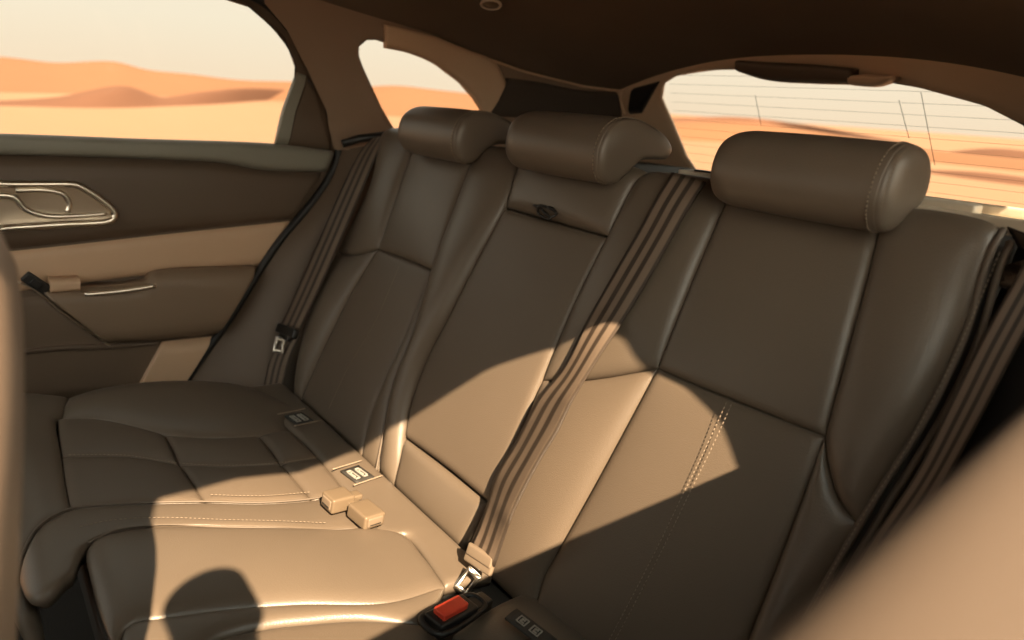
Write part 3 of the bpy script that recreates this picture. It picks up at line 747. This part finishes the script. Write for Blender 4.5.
# brake light housing
th_ = thing('brake_light_housing', 'dark and tan lamp housing hanging at the top middle of the rear window', 'lamp housing')
def hb(name, pxs, m, d):
    lo, hi = pxs; return strip(name, S_rear, lo, hi, m, th_, .03, puff=.012, th=d)
hb('cover', ([(738, 72), (765, 80), (810, 83), (852, 84)], [(738, 60), (765, 62), (810, 64), (852, 68)]), DARKTRIM, .03)
hb('end_piece', ([(850, 85), (872, 86), (884, 83), (894, 78)], [(850, 75), (866, 74), (880, 75), (895, 76)]), BEIGE, .03)

# headliner
def ze(y):
    return np.interp(y, [-1.3, -.2, .1, .2, .4, .64, .8, 1.05], [1.09, 1.085, 1.075, 1.063, 1.044, .990, .966, .955])
def zcen(y): return np.interp(y, [-1.3, -.4, .2, .5, .8, .9, 1.05], [1.20, 1.20, 1.18, 1.14, 1.06, 1.025, .985])
def S_roof(x, y, off=0.0):
    e = ze(y); c = zcen(y); wl_ = .640-tap(y); 
    if x < 0: z = e+(c-e)*(1-min(1.3, abs(x)/wl_)**2.2)
    else:
        er_ = e+.12*float(np.interp(y, [.0, .6], [1, 0])); z = er_+(c-er_)*(1-min(1.3, abs(x)/(wl_+.02))**2.6)
    return np.array([x, y, z-off])
V = []; nx, ny = 70, 90
for j in range(ny):
    y = -1.3+2.205*j/(ny-1)
    for i in range(nx):
        w0 = -(.645-tap(y)); w1 = .675-tap(y); V.append(S_roof(w0+(w1-w0)*i/(nx-1), y))
V2 = [v+np.array([0, 0, .03]) for v in V]
g = [(j*nx+i, j*nx+i+1, (j+1)*nx+i+1, (j+1)*nx+i) for j in range(ny-1) for i in range(nx-1)]
N0 = len(V); rim = list(range(nx))+[j*nx+nx-1 for j in range(1, ny)]+[(ny-1)*nx+i for i in range(nx-2, -1, -1)]+[j*nx for j in range(ny-2, 0, -1)]
Fc = [f[::-1] for f in g]+[tuple(N0+a for a in f) for f in g]+[(rim[k], rim[(k+1) % len(rim)], N0+rim[(k+1) % len(rim)], N0+rim[k]) for k in range(len(rim))]
structure(link_mesh('ceiling', V+V2, Fc, HEADL))
# outer roof skin keeps the daylight out
bmr = bmesh.new()
structure(obox('trim_1', (-.09, -.15, 1.27), (.70, 0, 0), (0, 1.17, 0), (0, 0, .02), BLACK, None, .01))
tube_e = [S_roof(-(.640-tap(y)), y, .002) for y in np.linspace(.10, 1.0, 50)]
structure(tube('trim_2', tube_e, .0035, PILM, None, 8))
# lamp in the headliner
tlp = thing('ceiling_lamp', 'small round lamp set in the dark ceiling cloth at the top of the photo', 'ceiling lamp')
c_ = onp(492, 2, (0, 0, 1), (0, 0, 1.10)); cx_, cy_ = c_[0], c_[1]
for st_ in np.arange(.3, 2.0, .002):
    c_ = CAM+ray(491, 3)*st_; cx_, cy_ = c_[0], c_[1]
    if c_[2] > S_roof(cx_, cy_)[2]: break
e1 = S_roof(cx_+.01, cy_)-S_roof(cx_, cy_); e2 = S_roof(cx_, cy_+.01)-S_roof(cx_, cy_); e1 /= np.linalg.norm(e1); e2 /= np.linalg.norm(e2); nn_ = np.cross(e2, e1)
lc = S_roof(cx_, cy_)
tube('lamp_ring', [lc+nn_*.003+e1*.020*math.cos(a)+e2*.020*math.sin(a) for a in np.linspace(0, 2*math.pi, 33)[:-1]], .003, SHELFM, tlp, 8, True)
tube('lens', [lc-nn_*.002, lc+nn_*.004], .017, BUCK, tlp, 24)

# side walls / floor
def loft(name, A, B, m, parent=None, rows=24, bulge=0, th=.01):
    A = cr_resample(A, 60); B = cr_resample(B, 60); V = []
    for r_ in range(rows+1):
        t = r_/rows
        for k in range(60): V.append(A[k]*(1-t)+B[k]*t+np.array([bulge*math.sin(math.pi*t), 0, 0]))
    Fc = [(r_*60+k, r_*60+k+1, (r_+1)*60+k+1, (r_+1)*60+k) for r_ in range(rows) for k in range(59)]
    return link_mesh(name, V, Fc, m, parent)
sA = [S_door(a, b, .006) for a, b in seal[5:]]+[np.array([-.735, -.30, .10])]
sB = [S_back(-.60, .60, -.01), S_back(-.655, .42, -.03), S_back(-.665, .25, -.03), S_back(-.64, .10, -.03), S_back(-.60, -.03, -.02), np.array([-.58, -.16, .20]), np.array([-.57, -.30, .10])]
tw = thing('wheel_arch_trim', 'dark brown trim sweeping up between the far door and the seat behind the belt', 'side trim')
loft('side_panel', sA, sB, DARKTRIM, tw, bulge=.02)
loft('side_panel_return', sB, [v+np.array([.03, .12, 0]) for v in sB], DARKTRIM, tw)
tube('belt_guide_cover', [S_side(.20, .800, .02), S_side(.235, .812, .03), S_side(.29, .822, .05), S_side(.33, .826, .06)], lambda t: .010-.003*abs(t-.5), BLACK, tw, 10)
structure(obox('floor', (0, -.15, .06), (.80, 0, 0), (0, 1.2, 0), (0, 0, .02), CARPET, None, .005))
sh = thing('cargo_shelf', 'dark flat shelf behind the rear seats below the rear window', 'shelf')
obox('shelf_board', (.02, .66, .775), (.62, 0, 0), (0, .31, 0), (0, 0, .008), CARPET, sh, .004)
structure(obox('trim_3', (0, 1.02, .60), (.62, 0, 0), (0, .02, 0), (0, 0, .16), BLACK, None, .005))
structure(obox('wall_front', (0, -1.32, .45), (.80, 0, 0), (0, .02, 0), (0, 0, .42), BLACK, None, .005))  # unseen, added to block part of the daylight from ahead
structure(obox('trim_4', (-.73, .76, .45), (.02, 0, 0), (0, .42, 0), (0, 0, .33), BLACK, None, .005))
tw2 = thing('wheel_arch_trim', 'black trim in the gap to the right of the nearest seat, behind the grey belt', 'side trim')
nA = [np.array([.548, .30, .836]), np.array([.548, .23, .64]), np.array([.548, .15, .46]), np.array([.548, .02, .10])]
nB = [np.array([.76, .20, .84]), np.array([.765, .12, .62]), np.array([.77, .02, .40]), np.array([.77, -.10, .10])]
loft('side_panel', nA, nB, RUBBER, tw2)
loft('side_panel_return', nB, [np.array([.77, .9, .84]), np.array([.77, .9, .62]), np.array([.77, .9, .4]), np.array([.77, .9, .1])], RUBBER, tw2)
# seat latch trim behind the near seat shoulder
tk = thing('seat_latch_trim', 'pale plastic latch trim with a slot on top of the near seat shoulder', 'seat trim')
y0, z0 = .318, .838
obox('tray_lip', (.55, .335, z0+.003), (.125, 0, 0), (0, .004, 0), (0, 0, .005), SHELFM, tk, .002)
obox('tray_floor', (.55, .312, z0-.012), (.125, 0, 0), (0, .024, 0), (0, 0, .003), SHELFM, tk, .002)
obox('tray_front', (.55, .286, z0-.006), (.125, 0, 0), (0, .003, 0), (0, 0, .008), SHELFM, tk, .002)
obox('latch_block', (.47, .308, z0-.002), (.035, 0, .0), (0, .014, 0), (0, 0, .010), SHELFM, tk, .003)
tube('latch_knob', [(.43, .29, z0+.0), (.435, .275, z0+.004), (.44, .265, z0-.002)], .008, SHELFM, tk, 10)
tk2 = thing('seat_latch_trim', 'small pale belt slot trim on the seat top beside the middle headrest', 'seat trim')
obox('slot_frame', (.20, .315, z0-.004), (.05, 0, 0), (0, .02, 0), (0, 0, .006), SHELFM, tk2, .003)
obox('slot', (.20, .310, z0+.003), (.03, 0, 0), (0, .006, 0), (0, 0, .001), BLACK, tk2, .0005)

# ------------------------------------------------------------------ near side: door sill, window opening the sun comes through
SUN = np.array([1.0, -.25, 1.0])
def to_n(P):
    t = (.775-.33*(P[2]-.8)-P[0])/1.33; q = np.array(P)+SUN*t; return (q[1], q[2])
bk = lambda q: S_back(*to_ab(S_back, q), .008); ck = lambda q: S_cush(*to_ab(S_cush, q), .006)
up = [to_n(bk(q)) for q in [(744, 477), (726, 420), (695, 385), (640, 357), (626, 342), (600, 333), (551, 348), (502, 365), (450, 388), (401, 410), (380, 437)]]+[to_n(ck(q)) for q in [(300, 475), (230, 478), (180, 488), (156, 503), (150, 530), (148, 570), (140, 635)]]
print('aperture', [(round(a, 3), round(b, 3)) for a, b in up])
ap = [(up[-1][0]-.01, .80), (up[0][0], .80)]+up
o = plate('wall_right', S_nside, [(-1.32, .10), (.17, .10), (.17, .7), (.17, 1.26), (-.5, 1.26), (-1.32, 1.26)], ap, DARKTRIM, None, th=-.002, n=260, rows=6)
structure(o)
structure(glass('window_3', S_nside, ap, None, .01))
nq = [(y_, z_+.004) for y_, z_ in cr_resample([np.array(q) for q in ((.55, .84), (.40, .825), (.29, .83), (.262, .87), (.25, .95), (.265, 1.01), (.32, 1.03), (.42, 1.01), (.52, .93), (.60, .86))], 60, closed=True)[:-1]]
o = plate('wall_right', S_nside, [(1.05, .10), (.6, .10), (.17, .10), (.17, .7), (.17, 1.24), (.6, 1.20), (1.05, 1.14), (1.05, .6)], nq, BROWN, None, th=-.004, n=200, rows=6)
structure(o)
structure(glass('window_4', S_nside, nq, None, .01))
tnd = thing('door_sill', 'blurred tan door sill slanting across the lower right corner, nearest the camera', 'door sill')
prism_x('sill_top', [(-1.3, .0), (.02, 0), (.02, .05), (-1.3, .05)], 0, .1, BEIGE, tnd, .01) if False else None
def sill(name, m, prof, y0_, y1_, parent):
    bm = bmesh.new(); n_ = 24
    rings = []
    for j in range(n_):
        y = y0_+(y1_-y0_)*j/(n_-1); rings.append([bm.verts.new((x_, y, z_)) for x_, z_ in prof])
    for j in range(n_-1):
        for i in range(len(prof)):
            k = (i+1) % len(prof); bm.faces.new((rings[j][i], rings[j][k], rings[j+1][k], rings[j+1][i]))
    bm.faces.new(rings[0]); bm.faces.new(rings[-1][::-1]); bmesh.ops.recalc_face_normals(bm, faces=bm.faces)
    return bm_obj(name, bm, m, parent)
def rprof(pts, n=60): return [tuple(q) for q in cr_resample([np.array(p) for p in pts], n, closed=True)[:-1]]
SILLM = mat('sill_trim', (.098, .069, .050), .6, bump=.2)
sill('sill_top', SILLM, rprof([(.649, .799), (.661, .813), (.72, .814), (.775, .814), (.78, .74), (.70, .70), (.672, .72)]), -1.0, .30, tnd)
sill('sill_face', LOWM, rprof([(.675, .715), (.72, .70), (.76, .60), (.76, .30), (.74, .30), (.72, .55), (.69, .66)]), -1.0, .30, tnd)
# unseen camera-shaped body added on the sill to cast the rounded seat shadow
tc_ = thing('added_shadow_caster', 'small dark unseen body added on the near door sill to cast a shadow', 'camera')
cc = np.array(to_n(ck((212, 612))))
def shadow_caster_spot():
    # centre of the shadow's lobe, carried back along the sun onto the sill
    P = ck((213, 618)); t = (.715-P[0]); Q = P+SUN*t; print('camera at', Q); return Q
Q = shadow_caster_spot()
CASTER_POS = Q
obox('body', (Q[0], Q[1], .818+(Q[2]-.818)*.5), (.012, 0, 0), (0, .040, 0), (0, 0, (Q[2]-.812)*.5+.008), BLACK, tc_, .011, 4)
tube('lens', [(Q[0]-.026, Q[1], Q[2]), (Q[0]+.026, Q[1], Q[2])], .043, RUBBER, tc_, 40)

# far/near front seat whose edge shows at the left
tf = thing('front_seat', 'blurred brown back of a front seat cut off by the left edge of the photo', 'car seat')
FS = mat('front_seat_leather', (.24, .17, .125), .5, bump=.3, scale=500)
def fs_prism():
    # rounded shoulder: the rear face follows the line of sight along the left edge of the picture
    V = []; ns_ = 30
    xs = np.linspace(.16, .46, 13)
    zs = [(.12, 0), (.3, .0), (.45, .006), (.60, .010), (.72, .010), (.79, .008), (.830, -.002), (.850, -.03), (.855, -.06), (.850, -.10), (.82, -.13), (.7, -.14), (.4, -.13), (.12, -.13)]
    zs = cr_resample([np.array(q) for q in zs], 60)
    rows_ = []
    for x_ in xs:
        e = abs((x_-.31)/.15); k = (1-.10*e**4)
        
        def yb(z_): 
            nr = np.cross(ray(17, 200), ray(2, 600)); return CAM[1]-(nr[0]*(x_-CAM[0])+nr[2]*(z_-CAM[2]))/nr[1]
        rows_.append([(x_, (yb(.12+(z_-.12)*k) if dy_ > -.07 else yb(.6))+dy_-.012*e**4-.004, .12+(z_-.12)*k) for z_, dy_ in zs])
    bm = bmesh.new(); R_ = [[bm.verts.new(v) for v in r_] for r_ in rows_]; m_ = len(zs)
    for j in range(len(R_)-1):
        for i in range(m_):
            k = (i+1) % m_; bm.faces.new((R_[j][i], R_[j][k], R_[j+1][k], R_[j+1][i]))
    bm.faces.new(R_[0]); bm.faces.new(R_[-1][::-1]); bmesh.ops.recalc_face_normals(bm, faces=bm.faces)
    return bm_obj('seatback', bm, FS, tf)
fs_prism()
obox('headrest', (.31, -.62, .905), (.11, 0, 0), (0, .04, 0), (0, 0, .055), FS, tf, .03, 5)
tube('post', [(.26, -.58, .74), (.26, -.61, .86)], .006, STEEL, tf, 8); tube('post', [(.36, -.58, .74), (.36, -.61, .86)], .006, STEEL, tf, 8)

# ================================================================== desert outside
def sand(name, c1, c2, sc):
    m, nt, b = new_mat(name); b.inputs['Roughness'].default_value = .95; b.inputs['Specular IOR Level'].default_value = .1
    tc = nt.nodes.new('ShaderNodeTexCoord'); mp = nt.nodes.new('ShaderNodeMapping'); mp.inputs['Scale'].default_value = (sc*.3, sc, sc)
    t = nt.nodes.new('ShaderNodeTexNoise'); t.inputs['Scale'].default_value = 1; t.inputs['Detail'].default_value = 4
    cr = nt.nodes.new('ShaderNodeValToRGB'); cr.color_ramp.elements[0].position = .35; cr.color_ramp.elements[1].position = .65
    cr.color_ramp.elements[0].color = (*c1, 1); cr.color_ramp.elements[1].color = (*c2, 1)
    nt.links.new(tc.outputs['Object'], mp.inputs['Vector']); nt.links.new(mp.outputs['Vector'], t.inputs['Vector'])
    nt.links.new(t.outputs['Fac'], cr.inputs['Fac']); nt.links.new(cr.outputs['Color'], b.inputs['Base Color']); return m
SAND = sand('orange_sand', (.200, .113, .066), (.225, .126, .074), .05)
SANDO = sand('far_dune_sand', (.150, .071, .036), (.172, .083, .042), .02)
SANDD = sand('shaded_dune_sand', (.100, .047, .027), (.118, .056, .033), .05)  # darker sand colour stands in for dune faces in shade
GZ = -.42
bm = bmesh.new()
n_ = 60
gv = [[None]*n_ for _ in range(n_)]
def gp(i): t = (i/(n_-1)*2-1); return math.copysign(abs(t)**3*1500, t)
for j in range(n_):
    for i in range(n_):
        x_, y_ = gp(i), gp(j); d_ = math.hypot(x_, y_)
        gv[j][i] = bm.verts.new((x_, y_, GZ-.06*(1-math.exp(-d_/30))*(1+math.sin(x_*.11)*math.cos(y_*.07))))
for j in range(n_-1):
    for i in range(n_-1): bm.faces.new((gv[j][i], gv[j][i+1], gv[j+1][i+1], gv[j+1][i]))
o = bm_obj('ground', bm, SAND); structure(o, 'flat orange desert sand outside the car windows')
def dune(name, label, base, top, depth, m, dist=None):
    """ridge of sand: where its foot and crest are seen fixes its distance and height"""
    n_ = 60; B = cr_resample([np.array(q, float) for q in base], n_); T = cr_resample([np.array(q, float) for q in top], n_)
    V = []; K = 16
    for i in range(n_):
        if dist: 
            d = ray(*B[i]); P = CAM+d*(dist/math.hypot(d[0], d[1])); P[2] = GZ-.1
        else: P = onp(B[i][0], B[i][1], (0, 0, 1), (0, 0, GZ))
        hd = P[:2]-CAM[:2]; L = np.linalg.norm(hd); hd /= L
        d = ray(*T[i]); Lc = L+depth*.5; h = CAM[2]+d[2]/math.hypot(d[0], d[1])*Lc-GZ
        e = min(1, 4*min(i, n_-1-i)/(n_-1)*3+.05)
        for k in range(K):
            t = k/(K-1); prof = math.sin(math.pi*min(1, t))**1.3
            V.append(np.array([*(CAM[:2]+hd*(L+depth*t)), GZ-.15+max(.0, h+.15)*prof]))
    Fc = [(i*K+k, i*K+k+1, (i+1)*K+k+1, (i+1)*K+k) for i in range(n_-1) for k in range(K-1)]
    o = link_mesh(name, V, Fc, m); o['label'] = label; o['category'] = 'dune'; o['group'] = 'dunes outside'
    bm = bmesh.new(); bm.from_mesh(o.data); bmesh.ops.recalc_face_normals(bm, faces=bm.faces); bm.to_mesh(o.data); bm.free()
    o.data.polygons.foreach_set('use_smooth', [True]*len(o.data.polygons))
    return o
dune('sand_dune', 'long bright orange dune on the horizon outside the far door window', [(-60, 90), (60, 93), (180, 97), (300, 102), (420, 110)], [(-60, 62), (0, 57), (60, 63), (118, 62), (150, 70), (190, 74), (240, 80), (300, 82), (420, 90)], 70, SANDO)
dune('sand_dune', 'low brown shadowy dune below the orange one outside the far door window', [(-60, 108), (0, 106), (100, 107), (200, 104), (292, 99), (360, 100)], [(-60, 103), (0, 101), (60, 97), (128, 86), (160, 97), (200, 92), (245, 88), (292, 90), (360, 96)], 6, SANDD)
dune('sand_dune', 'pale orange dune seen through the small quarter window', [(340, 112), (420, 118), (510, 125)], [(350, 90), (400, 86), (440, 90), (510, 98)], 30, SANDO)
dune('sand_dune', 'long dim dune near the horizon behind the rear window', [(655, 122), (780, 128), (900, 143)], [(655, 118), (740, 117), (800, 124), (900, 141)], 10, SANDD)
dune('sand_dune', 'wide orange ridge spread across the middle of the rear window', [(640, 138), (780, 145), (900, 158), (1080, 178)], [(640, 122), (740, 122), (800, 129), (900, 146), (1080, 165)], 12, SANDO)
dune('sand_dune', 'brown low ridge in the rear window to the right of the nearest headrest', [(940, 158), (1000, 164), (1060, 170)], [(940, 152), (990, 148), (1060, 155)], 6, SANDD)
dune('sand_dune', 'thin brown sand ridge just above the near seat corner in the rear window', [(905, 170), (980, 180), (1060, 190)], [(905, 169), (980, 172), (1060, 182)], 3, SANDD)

# ------------------------------------------------------------------ light, sky, camera
w = bpy.data.worlds.new('sky'); bpy.context.scene.world = w; w.use_nodes = True; nt = w.node_tree
bg = nt.nodes['Background']
tc = nt.nodes.new('ShaderNodeTexCoord'); sp = nt.nodes.new('ShaderNodeSeparateXYZ'); cr = nt.nodes.new('ShaderNodeValToRGB')
nt.links.new(tc.outputs['Generated'], sp.inputs['Vector']); nt.links.new(sp.outputs['Z'], cr.inputs['Fac']); nt.links.new(cr.outputs['Color'], bg.inputs['Color'])
e = cr.color_ramp.elements
e[0].position = 0; e[0].color = (.97, .80, .60, 1)
e[1].position = 1; e[1].color = (.52, .62, .62, 1)
n = e.new(.08); n.color = (.97, .88, .71, 1)
n = e.new(.3); n.color = (.93, .88, .75, 1)
sd = nt.nodes.new('ShaderNodeVectorMath'); sd.operation = 'DOT_PRODUCT'; sd.inputs[1].default_value = tuple(SUN/np.linalg.norm(SUN))
nt.links.new(tc.outputs['Generated'], sd.inputs[0]); mr = nt.nodes.new('ShaderNodeMapRange')
mr.inputs['From Min'].default_value = .25; mr.inputs['From Max'].default_value = 1; mr.inputs['To Min'].default_value = 1.04; mr.inputs['To Max'].default_value = 6.5
nt.links.new(sd.outputs['Value'], mr.inputs['Value']); nt.links.new(mr.outputs['Result'], bg.inputs['Strength'])
sl = bpy.data.lights.new('sun', 'SUN'); sl.energy = 21; sl.angle = R(.6); sl.color = (1, .77, .53)
so_ = bpy.data.objects.new('sun', sl); C.objects.link(so_)
so_.rotation_euler = Vector(tuple(SUN)).to_track_quat('Z', 'Y').to_euler()

cd = bpy.data.cameras.new('camera'); cam = bpy.data.objects.new('camera', cd); C.objects.link(cam); bpy.context.scene.camera = cam
cd.sensor_width = 36; cd.lens = F/1024*36; cd.clip_start = .01; cd.clip_end = 4000
M = Matrix(((RT[0], UP[0], -FW[0], CAM[0]*SC), (RT[1], UP[1], -FW[1], CAM[1]*SC), (RT[2], UP[2], -FW[2], CAM[2]*SC), (0, 0, 0, 1)))
cam.matrix_world = M
cd.dof.use_dof = True; cd.dof.focus_distance = .85*SC; cd.dof.aperture_fstop = 3.1

for me in bpy.data.meshes: me.transform(Matrix.Scale(SC, 4))
# every Empty stands at the base of its thing
bpy.context.view_layer.update()
for o in list(C.objects):
    if o.type == 'EMPTY' and o.parent is None:
        pts = [v.co for c in o.children if c.type == 'MESH' for v in c.data.vertices]
        if not pts: continue
        mn = [min(p[k] for p in pts) for k in range(3)]; mxx = [max(p[k] for p in pts) for k in range(3)]
        loc = Vector(((mn[0]+mxx[0])/2, (mn[1]+mxx[1])/2, mn[2])); o.location = loc
        for c in o.children: c.location = -loc
sc = bpy.context.scene
sc.view_settings.view_transform = 'Standard'; sc.view_settings.look = 'None'; sc.view_settings.gamma = 1
sc.view_settings.exposure = 0.0; sc.view_settings.use_curve_mapping = False
sc.cycles.max_bounces = 10; sc.cycles.diffuse_bounces = 5; sc.cycles.use_denoising = True; sc.cycles.transparent_max_bounces = 12
